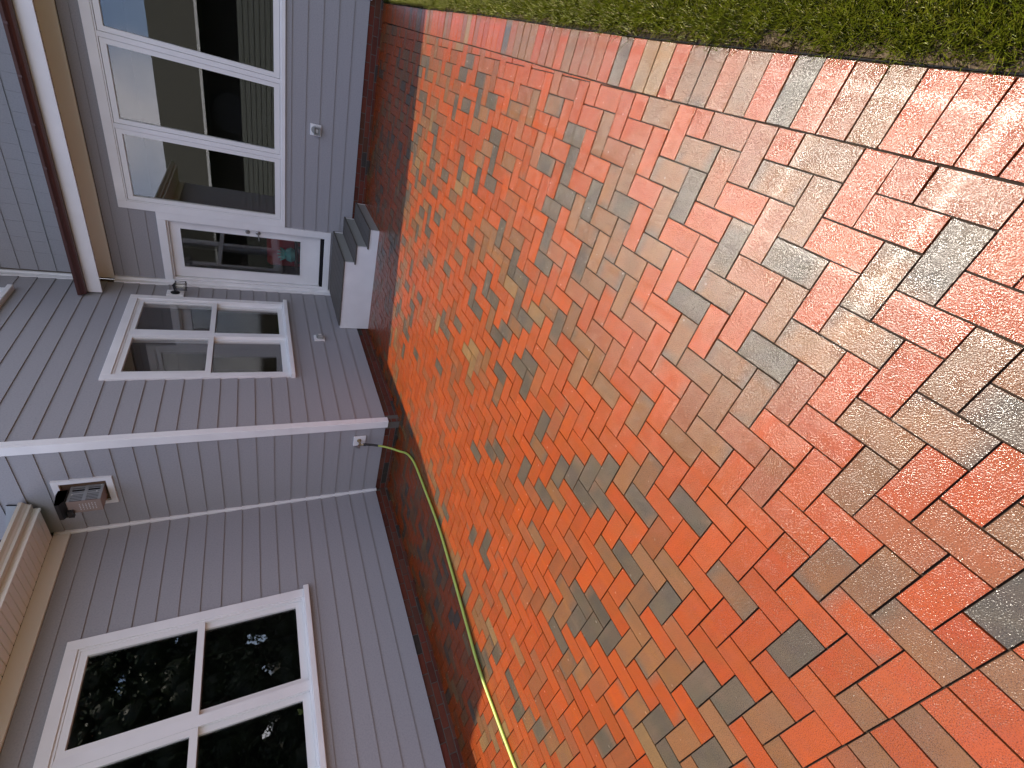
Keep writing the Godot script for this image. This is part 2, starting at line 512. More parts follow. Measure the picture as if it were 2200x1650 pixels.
# ---------------------------------------------------------------- eaves
func eave(house: Node3D, xf: Transform3D, u0: float, u1: float, frieze0: float, soff: float, depth: float, fas0: float, gut: Material, hangers: bool) -> void:
	boxed(Vector3(u0, frieze0, 0.0), Vector3(u1, soff, 0.034), "frieze_board", M.soffit, house, 0.002).transform = xf
	var s := group_node("soffit", house, xf)
	var plank := MB.new()
	plank.bevel(Vector3(0.004, 0.0, 0.0), Vector3(0.0848, 0.012, depth - 0.034), 0.003)
	var pm := plank.mesh()
	var x := u0
	while x < u1 - 0.09:
		put_mesh(pm, "soffit_board", M.soffit, s).position = Vector3(x, soff, 0.034)
		x += 0.0892
	boxed(Vector3(u0, soff + 0.0125, 0.0), Vector3(u1, soff + 0.02, depth), "soffit_backing", M.dark_gap, house).transform = xf
	boxed(Vector3(u0, fas0, depth), Vector3(u1, 3.735, depth + 0.022), "fascia_board", M.white if gut == M.gutter_dark else M.soffit, house, 0.002).transform = xf
	# a gutter of ogee profile, open at the top
	var d := depth + 0.0235
	var g := MB.new()
	var prof := PackedVector2Array([Vector2(d, 3.642), Vector2(d + 0.062, 3.642), Vector2(d + 0.066, 3.662), Vector2(d + 0.082, 3.682), Vector2(d + 0.108, 3.700), Vector2(d + 0.112, 3.726), Vector2(d + 0.100, 3.726), Vector2(d + 0.098, 3.702), Vector2(d + 0.076, 3.686), Vector2(d + 0.060, 3.665), Vector2(d + 0.057, 3.645), Vector2(d + 0.003, 3.645), Vector2(d + 0.003, 3.728), Vector2(d, 3.728)])
	g.prism(prof, u0, u1)
	var gn := put(g, "gutter", gut, house)
	gn.transform = xf
	for e in [u0, u1 - 0.004]:
		var cap := MB.new()
		cap.prism(PackedVector2Array([prof[0] + Vector2(0, -0.001), prof[1] + Vector2(0.001, -0.001), prof[2] + Vector2(0.001, 0), prof[3] + Vector2(0.001, 0), prof[4] + Vector2(0.001, 0), prof[5] + Vector2(0.001, 0.001), Vector2(d, 3.7285)]), e, e + 0.004)
		put(cap, "end_cap", gut, gn)
	if hangers:
		x = u0 + 0.25
		while x < u1:
			var h := MB.new()
			h.box(Vector3(x, 3.712, d + 0.003), Vector3(x + 0.022, 3.716, d + 0.098))
			h.box(Vector3(x, 3.69, d + 0.1125), Vector3(x + 0.022, 3.727, d + 0.1145))
			put(h, "hanger", gut, gn)
			x += 0.46
	# the lean-to roof behind it
	var r := MB.new()
	r.prism(PackedVector2Array([Vector2(depth + 0.05, 3.736), Vector2(depth + 0.05, 3.752), Vector2(0.001, 3.872), Vector2(0.001, 3.845)]), u0, u1)
	put(r, "roof", M.roofing, house).transform = xf

# ---------------------------------------------------------------- paving
const PICKS := [-38, -6, 2, -38, -2, 1, -38, 2, 1, -37, 3, 2, -36, 4, 1, -35, 5, 2, -34, -10, 1, -34, -1, 2, -34, 6, 2, -33, -8, 1, -33, -4, 2, -32, -36, 1, -32, -8, 1, -29, -37, 1, -29, -32, 1, -29, 3, 2, -29, 7, 1, -28, 0, 2, -28, 1, 1, -28, 4, 2, -27, -35, 1, -27, -14, 1, -27, 1, 2, -26, -25, 1, -26, 2, 1, -25, -12, 1, -25, -4, 2, -25, 0, 2, -25, 3, 1, -25, 7, 2, -25, 8, 3, -24, -39, 1, -24, -11, 1, -24, 1, 1, -24, 4, 1, -24, 8, 1, -24, 9, 1, -23, -34, 1, -23, -27, 3, -23, -18, 2, -23, -7, 1, -23, 2, 1, -23, 5, 2, -23, 9, 2, -23, 10, 2, -22, -26, 1, -22, -25, 1, -22, -18, 3, -22, -5, 1, -22, 6, 2, -22, 10, 1, -21, -20, 3, -21, -17, 2, -21, -13, 2, -21, -4, 2, -21, 4, 2, -21, 7, 2, -20, -28, 2, -20, -23, 1, -20, -19, 3, -20, -16, 2, -20, -7, 2, -20, -4, 1, -20, 1, 2, -20, 4, 2, -20, 8, 1, -20, 9, 2, -19, -34, 1, -19, -14, 1, -19, -7, 1, -19, -3, 1, -19, -2, 1, -19, 2, 1, -19, 5, 1, -19, 9, 1, -18, -38, 1, -18, -33, 1, -18, -10, 1, -18, -2, 1, -18, -1, 1, -18, 3, 2, -18, 10, 2, -18, 11, 2, -17, -28, 1, -17, -21, 1, -17, -20, 1, -17, -17, 2, -17, -16, 1, -17, -12, 1, -17, -1, 1, -17, 4, 2, -16, -35, 1, -16, -15, 1, -16, -11, 1, -16, 0, 2, -16, 1, 1, -15, -43, 1, -15, -26, 2, -15, -19, 1, -15, -18, 1, -15, -14, 2, -15, 1, 2, -15, 6, 2, -15, 9, 1, -14, -37, 2, -14, -33, 1, -14, -14, 1, -14, -13, 1, -14, -6, 2, -14, 3, 1, -14, 11, 2, -13, -41, 1, -13, -32, 2, -13, -28, 2, -13, -24, 1, -13, -21, 2, -13, -17, 2, -13, -16, 3, -13, -12, 3, -13, -9, 1, -13, -5, 2, -13, -4, 2, -13, -1, 2, -12, -39, 1, -12, -35, 1, -12, -20, 2, -12, -19, 2, -12, -16, 1, -12, -15, 1, -12, -11, 2, -12, -8, 2, -12, -7, 2, -12, 1, 2, -12, 8, 2, -11, -43, 1, -11, -30, 2, -11, -26, 2, -11, -22, 2, -11, -19, 1, -11, 2, 2, -11, 9, 2, -11, 10, 2, -10, -33, 1, -10, -29, 3, -10, -17, 2, -10, -13, 1, -10, 2, 2, -9, -37, 1, -9, -36, 2, -9, -29, 1, -9, -28, 3, -9, -25, 1, -9, -13, 1, -9, -9, 1, -9, -8, 2, -9, -5, 2, -9, -1, 2, -9, 0, 2, -9, 3, 2, -9, 7, 2, -9, 11, 1, -8, -23, 1, -8, -8, 2, -8, -7, 2, -8, 1, 2, -7, -39, 3, -7, -26, 2, -7, -23, 1, -7, -14, 1, -7, -11, 2, -7, -10, 2, -7, -7, 2, -7, -6, 2, -7, -2, 1, -7, 2, 1, -7, 6, 2, -7, 10, 2, -6, -42, 1, -6, -25, 2, -6, -21, 2, -6, -13, 1, -6, -10, 1, -6, -9, 2, -6, -5, 2, -6, -1, 2, -6, 2, 2, -6, 3, 2, -6, 7, 2, -5, -33, 1, -5, -28, 2, -5, -24, 1, -5, -16, 1, -5, -13, 1, -5, -9, 2, -5, -8, 1, -5, -5, 2, -5, -1, 1, -5, 4, 2, -5, 7, 2, -5, 8, 1, -4, -31, 1, -4, -28, 1, -4, -27, 2, -4, -8, 2, -4, -4, 1, -4, 1, 1, -4, 4, 2, -4, 8, 2, -3, -43, 1, -3, -26, 1, -3, -22, 2, -3, -19, 2, -3, -14, 1, -3, -11, 2, -3, -6, 2, -3, 1, 2, -3, 5, 1, -2, -37, 2, -2, -33, 1, -2, -29, 1, -2, -17, 2, -2, -5, 2, -2, -1, 2, -1, -32, 1, -1, -8, 2, -1, 0, 2, 0, -35, 3]

func border_x(z: float) -> float:   # inner edge of the soldier course on the lawn side
	var k := [[-8.4, 0.128], [-5.8, 0.116], [-4.3, 0.121], [-3.6, 0.117], [-2.9, 0.110], [-2.2, 0.1085], [-1.93, 0.1085], [-1.19, 0.1215], [-0.58, 0.132], [1.0, 0.160]]
	for i in k.size() - 1:
		if z <= k[i + 1][0]:
			return lerpf(k[i][1], k[i + 1][1], clampf((z - k[i][0]) / (k[i + 1][0] - k[i][0]), 0.0, 1.0))
	return 0.16

func grid(gx: float, gz: float) -> Vector2:
	var a := 0.1412 + gx * UNIT
	var b := -1.1186 + gz * UNIT
	return Vector2(a * cos(TURN) - b * sin(TURN), a * sin(TURN) + b * cos(TURN))

var blotch := FastNoiseLite.new()

func paver_colors(kind: int) -> Array:   # two linear colours the clay runs between
	var j := 0.70 * rng.randf_range(0.9, 1.1)
	match kind:
		1: return [Vector3(0.098, 0.078, 0.054) * j, Vector3(0.130, 0.092, 0.058) * j]
		2: return [Vector3(0.245, 0.105, 0.040) * j, Vector3(0.205, 0.100, 0.045) * j]
		3: return [Vector3(0.27, 0.145, 0.055) * j, Vector3(0.22, 0.13, 0.058) * j]
		4: return [Vector3(0.29, 0.085, 0.030) * j, Vector3(0.25, 0.082, 0.029) * j]
	return [Vector3(0.39, 0.070, 0.013) * j, Vector3(0.345, 0.074, 0.018) * j]

func paver(mb: MB, q: Array, kind: int) -> void:
	# q: four corners on the ground (x, z), going round; the top is a lightly warped 5 x 3 grid
	var cx: Vector2 = (q[0] + q[1] + q[2] + q[3]) / 4.0
	var yaw := rng.randf_range(-0.006, 0.006)
	var shift := Vector2(rng.randf_range(-0.0006, 0.0006), rng.randf_range(-0.0006, 0.0006))
	var p := []
	var gap := 0.0025 + rng.randf_range(0.0, 0.0007)
	for i in 4:
		var a: Vector2 = (q[(i + 1) % 4] - q[i]).normalized()
		var b: Vector2 = (q[(i + 3) % 4] - q[i]).normalized()
		p.append(((q[i] + (a + b) * gap) - cx).rotated(yaw) + cx + shift)
	var h := rng.randf_range(-0.0014, 0.0014)
	var sx := rng.randfn(0.0, 0.0045)
	var sz := rng.randfn(0.0, 0.0045)
	var two := paver_colors(kind)
	var ch := 0.0016
	var ends := rng.randf() < (0.5 if kind in [1, 2] else 0.12)
	var endcol := Vector3(0.080, 0.065, 0.047) if kind == 2 else Vector3(0.145, 0.076, 0.040)
	var long_u: bool = p[0].distance_to(p[1]) > p[1].distance_to(p[2])
	var nu := 5 if long_u else 3
	var nv := 3 if long_u else 5
	var vs := []; var cs := []; var ns := []
	var du: float = ch / p[0].distance_to(p[1]); var dv: float = ch / p[1].distance_to(p[2])
	var crown := rng.randfn(-0.0001, 0.00025)
	for j in nv:
		for i in nu:
			var s := lerpf(du, 1.0 - du, float(i) / (nu - 1)); var t := lerpf(dv, 1.0 - dv, float(j) / (nv - 1))
			var g: Vector2 = p[0].lerp(p[1], s).lerp(p[3].lerp(p[2], s), t)
			var e := crown * 2.0 * (s * (1.0 - s) + t * (1.0 - t))
			vs.append(Vector3(g.x, h + (g.x - cx.x) * sx + (g.y - cx.y) * sz + e, g.y))
			var f := clampf(0.5 + blotch.get_noise_3d(g.x * 14.0, g.y * 14.0, kind * 9.0) * 1.6, 0.0, 1.0)
			var col: Vector3 = two[0].lerp(two[1], f)
			if ends:
				var l := absf(2 * (s if long_u else t) - 1)
				col = col.lerp(endcol, smoothstep(0.45, 1.0, l) * 0.75 * clampf(0.5 + blotch.get_noise_2d(g.x * 9.0 + 40, g.y * 9.0) * 2.0, 0.0, 1.0))
			cs.append(Color(col.x, col.y, col.z))
			var au: Vector2 = (p[1] - p[0]); var av: Vector2 = (p[3] - p[0])
			var bow: Vector2 = au / au.length_squared() * (crown * 2.0 * (1.0 - 2.0 * s)) + av / av.length_squared() * (crown * 2.0 * (1.0 - 2.0 * t))
			ns.append(Vector3(-sx - bow.x + rng.randf_range(-0.008, 0.008), 1.0, -sz - bow.y + rng.randf_range(-0.008, 0.008)).normalized())
	for j in nv - 1:
		for i in nu - 1:
			var k := [j * nu + i, j * nu + i + 1, (j + 1) * nu + i + 1, (j + 1) * nu + i]
			for w in [k[0], k[1], k[2], k[0], k[2], k[3]]:
				mb.v.append(vs[w]); mb.n.append(ns[w]); mb.c.append(cs[w])
	# chamfer and sides
	var rim := [0, nu - 1, nv * nu - 1, (nv - 1) * nu]
	for i in 4:
		var a: Vector3 = vs[rim[i]]; var b: Vector3 = vs[rim[(i + 1) % 4]]
		var a2 := Vector3(p[i].x, a.y - ch * 0.8, p[i].y)
		var b2 := Vector3(p[(i + 1) % 4].x, b.y - ch * 0.8, p[(i + 1) % 4].y)
		var a3 := Vector3(a2.x, -0.045, a2.z); var b3 := Vector3(b2.x, -0.045, b2.z)
		mb.col = cs[rim[i]]
		mb.tri(b2, a2, a, Vector3.UP); mb.tri(b2, a, b, Vector3.UP)   # the worn, rounded arris
		mb.quad(b3, a3, a2, b2)

func seen(pt: Vector3, cam: Camera3D) -> float:   # how large a paver there shows in the picture, 0 if outside it
	var l := cam.transform.affine_inverse() * pt
	if l.z > -0.1: return 0.0
	var k := tan(deg_to_rad(cam.fov / 2))
	if absf(l.y / l.z) > k * 1.04 or absf(l.x / l.z) > k * 1.3333 * 1.04: return 0.0
	return 1.58 / pow(l.length(), 3)

func shaded_by_house(c: Vector2) -> bool:
	return c.y < -7.98 or (c.x < -4.05 and c.y < -4.42) or c.x < -5.36

func build_patio(cam: Camera3D) -> void:
	var patio := Node3D.new()
	patio.name = "patio"
	add_child(patio)
	patio.set_meta("kind", "structure")
	patio.set_meta("label", "red, tan and grey brick paving in a herringbone bond")
	boxed(Vector3(-5.4, -0.09, -8.02), Vector3(0.336, -0.013, 0.352), "sand_bed", M.sand, patio)
	var picks := {}
	for i in range(0, PICKS.size(), 3): picks[Vector2i(PICKS[i], PICKS[i + 1])] = PICKS[i + 2]
	blotch.frequency = 0.35
	blotch.seed = 4
	var list := []
	for gz in range(-69, 12):
		for gx in range(-56, 3):
			var k := posmod(gx - gz, 4)
			if k == 1 or k == 2: continue
			var w := 2 if k == 0 else 1
			var d := 1 if k == 0 else 2
			var x1 := gx + w
			var z1 := mini(gz + d, 12)
			var c := grid((gx + x1) / 2.0, (gz + z1) / 2.0)
			if shaded_by_house(c): continue
			var q := [grid(gx, gz), grid(x1, gz), grid(x1, z1), grid(gx, z1)]
			var lim := border_x(c.y) - 0.0012
			if minf(q[0].x, q[3].x) > lim - 0.006: continue
			for i in 4: q[i].x = minf(q[i].x, border_x(q[i].y) - 0.0012)
			var kind := 0
			var key := Vector2i(gx, gz)
			if picks.has(key): kind = picks[key]
			else:
				var r := rng.randf()
				var known := c.y > -4.6 and c.x > -3.6
				if known: kind = 4 if r < 0.16 else 0
				else: kind = 1 if r < 0.11 else (2 if r < 0.27 else (3 if r < 0.31 else (4 if r < 0.45 else 0)))
			list.append([seen(Vector3(c.x, 0, c.y), cam), q, kind, list.size()])
	# cut strip left along the near border
	list.sort_custom(func(a, b): return a[0] > b[0] if a[0] != b[0] else a[3] < b[3])
	var rest := MB.new()
	for i in list.size():
		if i < 299:
			var mb := MB.new()
			paver(mb, list[i][1], list[i][2])
			put(mb, "brick", M.brick, patio)
		else: paver(rest, list[i][1], list[i][2])
	var rs := put(rest, "farther_bricks", M.brick, patio)
	rs.set_meta("kind", "stuff")
	# soldier courses
	var tones := [[-5.075, 2], [-4.513, 3], [-3.677, 1], [-3.475, 2], [-3.392, 2], [-3.24, 2], [-3.04, 4], [-2.937, 4], [-2.744, 2], [-2.608, 4], [-2.245, 1], [-2.048, 3], [-1.944, 3], [-1.708, 2], [-1.605, 2], [-1.431, 2], [-1.234, 1], [-0.94, 2]]
	var z := 0.13
	while z > -7.9:
		var z2 := z - 0.1015
		var kind := 4 if rng.randf() < 0.3 else (2 if rng.randf() < 0.12 else 0)
		for t in tones:
			if t[0] < z and t[0] > z2: kind = t[1]
		var mb := MB.new()
		paver(mb, [Vector2(border_x(z2), z2), Vector2(border_x(z2) + 0.203, z2 - 0.004), Vector2(border_x(z) + 0.203, z - 0.004), Vector2(border_x(z), z)], kind)
		put(mb, "border_brick", M.brick, patio)
		z = z2
	var x := -0.2645
	for i in 62:
		var x2 := x - 0.1016
		if i == 0:
			x = 0.344 ; x2 = 0.344
			while x2 > -0.2: 
				x2 = x - 0.1016
				near_soldier(patio, x, x2)
				x = x2
			x2 = x - 0.1016
		if x2 < -5.3: break
		near_soldier(patio, x, x2)
		x = x2

func near_soldier(patio: Node3D, x: float, x2: float) -> void:
	var mb := MB.new()
	var e := func(xx): return grid(0, 12).y + (xx - 0.14) * sin(TURN) + 0.0
	var kind: int = [0, 0, 4, 2, 0, 4, 0, 1][rng.randi() % 8]
	paver(mb, [Vector2(x2, e.call(x2)), Vector2(x, e.call(x)), Vector2(x + 0.004, e.call(x) + 0.203), Vector2(x2 + 0.004, e.call(x2) + 0.203)], kind)
	put(mb, "border_brick", M.brick, patio)

# ---------------------------------------------------------------- house
func rake(x: float) -> float:   # height of the sloping roof edge over the back wall
	return 4.07 + (0.6 - x) * 0.332

func build_house() -> void:
	var house := thing("house", "grey lap-sided house with white trimmed windows, glazed door and brick foundation", "house")
	var back := frame_x(Vector3(0, 0, -7.91))
	var side := frame_z(Vector3(-4.005, 0, 0))
	var front := frame_x(Vector3(0, 0, -4.375))
	var wing := frame_z(Vector3(-5.315, 0, 0))
	wall(house, back, -4.003, 0.40, func(x): return rake(x) - 0.12, [Rect2(-2.787, 1.229, 2.828, 1.892), Rect2(-3.924, 0.492, 0.931, 2.228)],
		[Rect2(-2.889, 1.177, 3.032, 2.046), Rect2(-4.01, 0.49, 1.1225, 2.334), Rect2(-4.01, 3.42, 4.6, 0.45), Rect2(-4.01, 0.0, 0.08, 9.0), Rect2(0.30, 0.0, 0.2, 9.0)], 3.80)
	foundation(house, back, -4.0, 0.40)
	wall(house, side, 4.375, 7.91, func(_x): return 6.1, [Rect2(5.47, 1.235, 1.84, 1.86), Rect2(5.47, 4.43, 1.84, 1.55)],
		[Rect2(5.372, 1.232, 2.038, 1.948), Rect2(5.352, 1.176, 2.078, 0.06), Rect2(5.372, 4.425, 2.038, 1.65), Rect2(5.352, 4.37, 2.078, 0.06), Rect2(7.80, 0.0, 0.2, 9.0), Rect2(4.3, 0.0, 0.13, 9.0)])
	foundation(house, side, 4.38, 7.91)
	wall(house, front, -7.5, -4.005, func(_x): return 6.1, [], [Rect2(-4.075, 0.0, 0.2, 9.0), Rect2(-5.32, 0.0, 0.045, 9.0), Rect2(-4.885, 2.987, 0.40, 0.47)])
	foundation(house, front, -5.32, -4.005)
	wall(house, wing, -1.4, 4.375, func(_x): return 3.85, [Rect2(1.13, 1.235, 1.84, 1.88)],
		[Rect2(1.028, 1.232, 2.034, 1.985), Rect2(1.008, 1.176, 2.074, 0.06), Rect2(-1.5, 3.447, 6.0, 0.6), Rect2(4.335, 0.0, 0.2, 9.0)])
	foundation(house, wing, -1.4, 4.375)
	# corner boards
	var post := MB.new()
	post.bevel(Vector3(-4.075, 0.157, -4.374), Vector3(-3.968, 6.1, -4.338), 0.003)
	post.bevel(Vector3(-4.004, 0.157, -4.426), Vector3(-3.968, 6.1, -4.3745), 0.003)
	put(post, "corner_board", M.white, house)
	boxed(Vector3(0.305, 0.157, -7.9095), Vector3(0.418, 4.0, -7.872), "corner_board", M.white, house, 0.003)
	boxed(Vector3(0.3815, 0.157, -8.02), Vector3(0.418, 4.0, -7.91), "corner_board", M.white, house, 0.003)
	var inner := MB.new()
	inner.bevel(Vector3(-4.003, 0.185, -7.9095), Vector3(-3.932, 3.43, -7.872), 0.003)
	inner.bevel(Vector3(-4.0045, 0.185, -7.871), Vector3(-3.972, 3.43, -7.80), 0.003)
	inner.bevel(Vector3(-4.003, 3.875, -7.9095), Vector3(-3.955, 5.2, -7.885), 0.003)
	inner.bevel(Vector3(-4.0045, 3.875, -7.884), Vector3(-3.982, 5.2, -7.80), 0.003)
	put(inner, "corner_board", M.white, house)
	boxed(Vector3(-5.3145, 0.165, -4.3745), Vector3(-5.275, 3.59, -4.335), "corner_board", M.white, house, 0.006)
	# openings
	triple_window(house, back)
	back_door(house, back)
	double_hung_pair(house, side, 5.372, 7.410, 1.232, 3.180)
	double_hung_pair(house, side, 5.372, 7.410, 4.425, 6.07)
	double_hung_pair(house, wing, 1.028, 3.062, 1.232, 3.217)
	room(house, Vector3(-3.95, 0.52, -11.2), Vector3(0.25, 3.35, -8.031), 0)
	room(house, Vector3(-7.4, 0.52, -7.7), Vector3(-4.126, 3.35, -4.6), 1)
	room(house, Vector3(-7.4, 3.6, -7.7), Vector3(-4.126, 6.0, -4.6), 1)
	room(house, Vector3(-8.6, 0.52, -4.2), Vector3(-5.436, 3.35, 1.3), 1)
	# eaves
	eave(house, back, -3.968, 0.52, 3.43, 3.60, 0.475, 3.49, M.gutter_dark, true)
	eave(house, wing, -1.4, 4.33, 3.452, 3.59, 0.475, 3.588, M.gutter_pale, false)
	# flashing where the wing's roof meets the front wall
	var fl := MB.new()
	fl.prism(PackedVector2Array([Vector2(0.0, 0.0), Vector2(0.012, 0.0), Vector2(0.012, 0.075), Vector2(0.0, 0.075)]), 0.0, 0.75)
	var fn := put(fl, "flashing", M.steel, house)
	fn.transform = Transform3D(Basis(Vector3(0, 0, 1), 0.0) * Basis(Vector3(0, 0, 1), -0.235), Vector3(-5.50, 3.93, -4.357))
	# upper roofs, out of the picture: they cast the shade on the walls and the paving
	var ro := MB.new()
	var poly := PackedVector2Array([Vector2(-3.285, -9.5), Vector2(-3.285, -5.97), Vector2(-3.615, -3.72), Vector2(-4.465, -3.52), Vector2(-8.2, -2.9), Vector2(-8.2, -9.5)])
	var top := 6.2
	var ids := Geometry2D.triangulate_polygon(poly)
	for i in range(0, ids.size(), 3):
		var t := [poly[ids[i]], poly[ids[i + 1]], poly[ids[i + 2]]]
		ro.tri(Vector3(t[0].x, top, t[0].y), Vector3(t[1].x, top, t[1].y), Vector3(t[2].x, top, t[2].y), Vector3.DOWN)
		ro.tri(Vector3(t[0].x, top + 0.15, t[0].y), Vector3(t[2].x, top + 0.15, t[2].y), Vector3(t[1].x, top + 0.15, t[1].y), Vector3.UP)
	for i in poly.size():
		var a := poly[i]; var b := poly[(i + 1) % poly.size()]
		ro.quad(Vector3(a.x, top, a.y), Vector3(a.x, top + 0.15, a.y), Vector3(b.x, top + 0.15, b.y), Vector3(b.x, top, b.y))
	put(ro, "roof", M.soffit, house)
	var rb := MB.new()
	var xa := -3.98; var xb := 0.62
	var ya := rake(xa); var yb := rake(xb)
	var za := -11.5; var zb := -7.45
	rb.quad(Vector3(xa, ya - 0.12, za), Vector3(xb, yb - 0.12, za), Vector3(xb, yb - 0.12, zb), Vector3(xa, ya - 0.12, zb))
	rb.quad(Vector3(xa, ya, zb), Vector3(xb, yb, zb), Vector3(xb, yb, za), Vector3(xa, ya, za))
	rb.quad(Vector3(xa, ya - 0.12, zb), Vector3(xb, yb - 0.12, zb), Vector3(xb, yb, zb), Vector3(xa, ya, zb))
	rb.quad(Vector3(xb, yb - 0.12, zb), Vector3(xb, yb - 0.12, za), Vector3(xb, yb, za), Vector3(xb, yb, zb))
	put(rb, "roof", M.soffit, house)
	# the rest of the wing and block, so that no light leaks round the walls
	boxed(Vector3(0.28, 0.0, -11.5), Vector3(0.40, 3.95, -8.03), "wall", M.siding, house)
	boxed(Vector3(-8.7, 3.86, -4.3), Vector3(-5.32, 4.0, 1.4), "roof", M.roofing, house)

# ---------------------------------------------------------------- things at the house
func build_steps() -> void:
	var s := thing("porch_steps", "three grey composite steps with a white side panel leading up to the glazed door", "steps")
	var p := MB.new()
	var out := PackedVector2Array([Vector2(-3.985, 0.0), Vector2(-2.328, 0.0), Vector2(-2.328, 0.128), Vector2(-2.592, 0.128), Vector2(-2.592, 0.289), Vector2(-2.852, 0.289), Vector2(-2.852, 0.444), Vector2(-3.985, 0.444)])
	for zz in [[-6.70, -6.672], [-7.88, -7.852]]:
		var mb := MB.new()
		var ids := Geometry2D.triangulate_polygon(out)
		for i in range(0, ids.size(), 3):
			var a := out[ids[i]]; var b := out[ids[i + 1]]; var d := out[ids[i + 2]]
			mb.tri(Vector3(a.x, a.y, zz[1]), Vector3(b.x, b.y, zz[1]), Vector3(d.x, d.y, zz[1]), Vector3(0, 0, 1))
			mb.tri(Vector3(a.x, a.y, zz[0]), Vector3(d.x, d.y, zz[0]), Vector3(b.x, b.y, zz[0]), Vector3(0, 0, -1))
		for i in out.size():
			var a := out[i]; var b := out[(i + 1) % out.size()]
			mb.quad(Vector3(a.x, a.y, zz[1]), Vector3(a.x, a.y, zz[0]), Vector3(b.x, b.y, zz[0]), Vector3(b.x, b.y, zz[1]))
		put(mb, "side_panel", M.white, s)
	for r in [[-2.352, 0.0, 0.127], [-2.616, 0.152, 0.288], [-2.876, 0.313, 0.443]]:
		boxed(Vector3(r[0], r[1], -7.851), Vector3(r[0] + 0.020, r[2], -6.701), "riser", M.riser, s)
	for t in [[-2.615, -2.31, 0.129], [-2.875, -2.574, 0.290]]:
		for k in 2:
			var w: float = (t[1] - t[0]) / 2
			boxed(Vector3(t[0] + k * w + 0.002, t[2], -7.868), Vector3(t[0] + (k + 1) * w - 0.002, t[2] + 0.023, -6.655), "tread", M.tread, s, 0.003)
	var x := -2.834
	while x > -3.9:
		var x2 := maxf(x - 0.138, -3.985)
		boxed(Vector3(x2 + 0.003, 0.445, -7.868), Vector3(x - 0.003, 0.468, -6.655), "landing_board", M.tread, s, 0.003)
		x = x2

func build_lantern() -> void:
	var xf := frame_z(Vector3(-4.005, 0, 0))
	var l := thing("wall_lantern", "small black caged porch lantern on a white block beside the door", "lantern", xf)
	boxed(Vector3(7.435, 2.566, 0.0185), Vector3(7.60, 2.776, 0.046), "mounting_block", M.white, l, 0.003)
	var b := MB.new()
	b.lathe(Vector3(7.515, 2.671, 0.0465), Vector3(0, 0, 1), [[0, 0.0], [0, 0.058], [0.010, 0.056], [0.018, 0.040], [0.026, 0.018], [0.030, 0.0]], 28)
	put(b, "back_plate", M.black, l)
	var c := Vector3(7.515, 0, 0.165)
	var a := MB.new()
	a.ring_tube(PackedVector3Array([Vector3(7.515, 2.671, 0.07), Vector3(7.515, 2.678, 0.10), Vector3(7.515, 2.684, 0.135), Vector3(7.515, 2.684, 0.165)]), PackedFloat32Array([0.011, 0.010, 0.010, 0.010]), 12)
	put(a, "arm", M.black, l)
	var cap := MB.new()
	cap.lathe(c + Vector3(0, 2.655, 0), Vector3.UP, [[0, 0.0], [0, 0.050], [0.006, 0.050], [0.020, 0.032], [0.036, 0.012], [0.044, 0.009], [0.05, 0.0]], 24)
	put(cap, "cap", M.black, l)
	var fin := MB.new()
	var pts := PackedVector3Array(); var rr := PackedFloat32Array()
	for k in 17:
		var an := TAU * k / 16.0
		pts.append(c + Vector3(cos(an) * 0.011, 2.722 + sin(an) * 0.017, 0)); rr.append(0.0028)
	fin.ring_tube(pts, rr, 8)
	put(fin, "finial_ring", M.black, l)
	for yy in [2.530, 2.652]:
		var g := MB.new()
		var rp := PackedVector3Array(); var r2 := PackedFloat32Array()
		for k in 25:
			var an := TAU * k / 24.0
			rp.append(c + Vector3(cos(an) * 0.068, yy, sin(an) * 0.068)); r2.append(0.0042)
		g.ring_tube(rp, r2, 8)
		put(g, "cage_ring", M.black, l)
	for k in 6:
		var an := TAU * (k + 0.25) / 6.0
		var o := c + Vector3(cos(an) * 0.068, 0, sin(an) * 0.068)
		var g := MB.new()
		g.ring_tube(PackedVector3Array([o + Vector3(0, 2.518, 0), o + Vector3(0, 2.664, 0)]), PackedFloat32Array([0.0045, 0.0045]), 8)
		put(g, "cage_bar", M.black, l)
	var gl := MB.new()
	gl.lathe(c + Vector3(0, 2.536, 0), Vector3.UP, [[0, 0.046], [0.118, 0.046]], 24)
	put(gl, "glass_tube", M.bulb_glass, l)
	var cd := MB.new()
	cd.lathe(c + Vector3(0, 2.565, 0), Vector3.UP, [[0, 0.0], [0, 0.014], [0.06, 0.014], [0.075, 0.009], [0.092, 0.009], [0.092, 0.0]], 16)
	put(cd, "bulb_holder", M.candle, l)

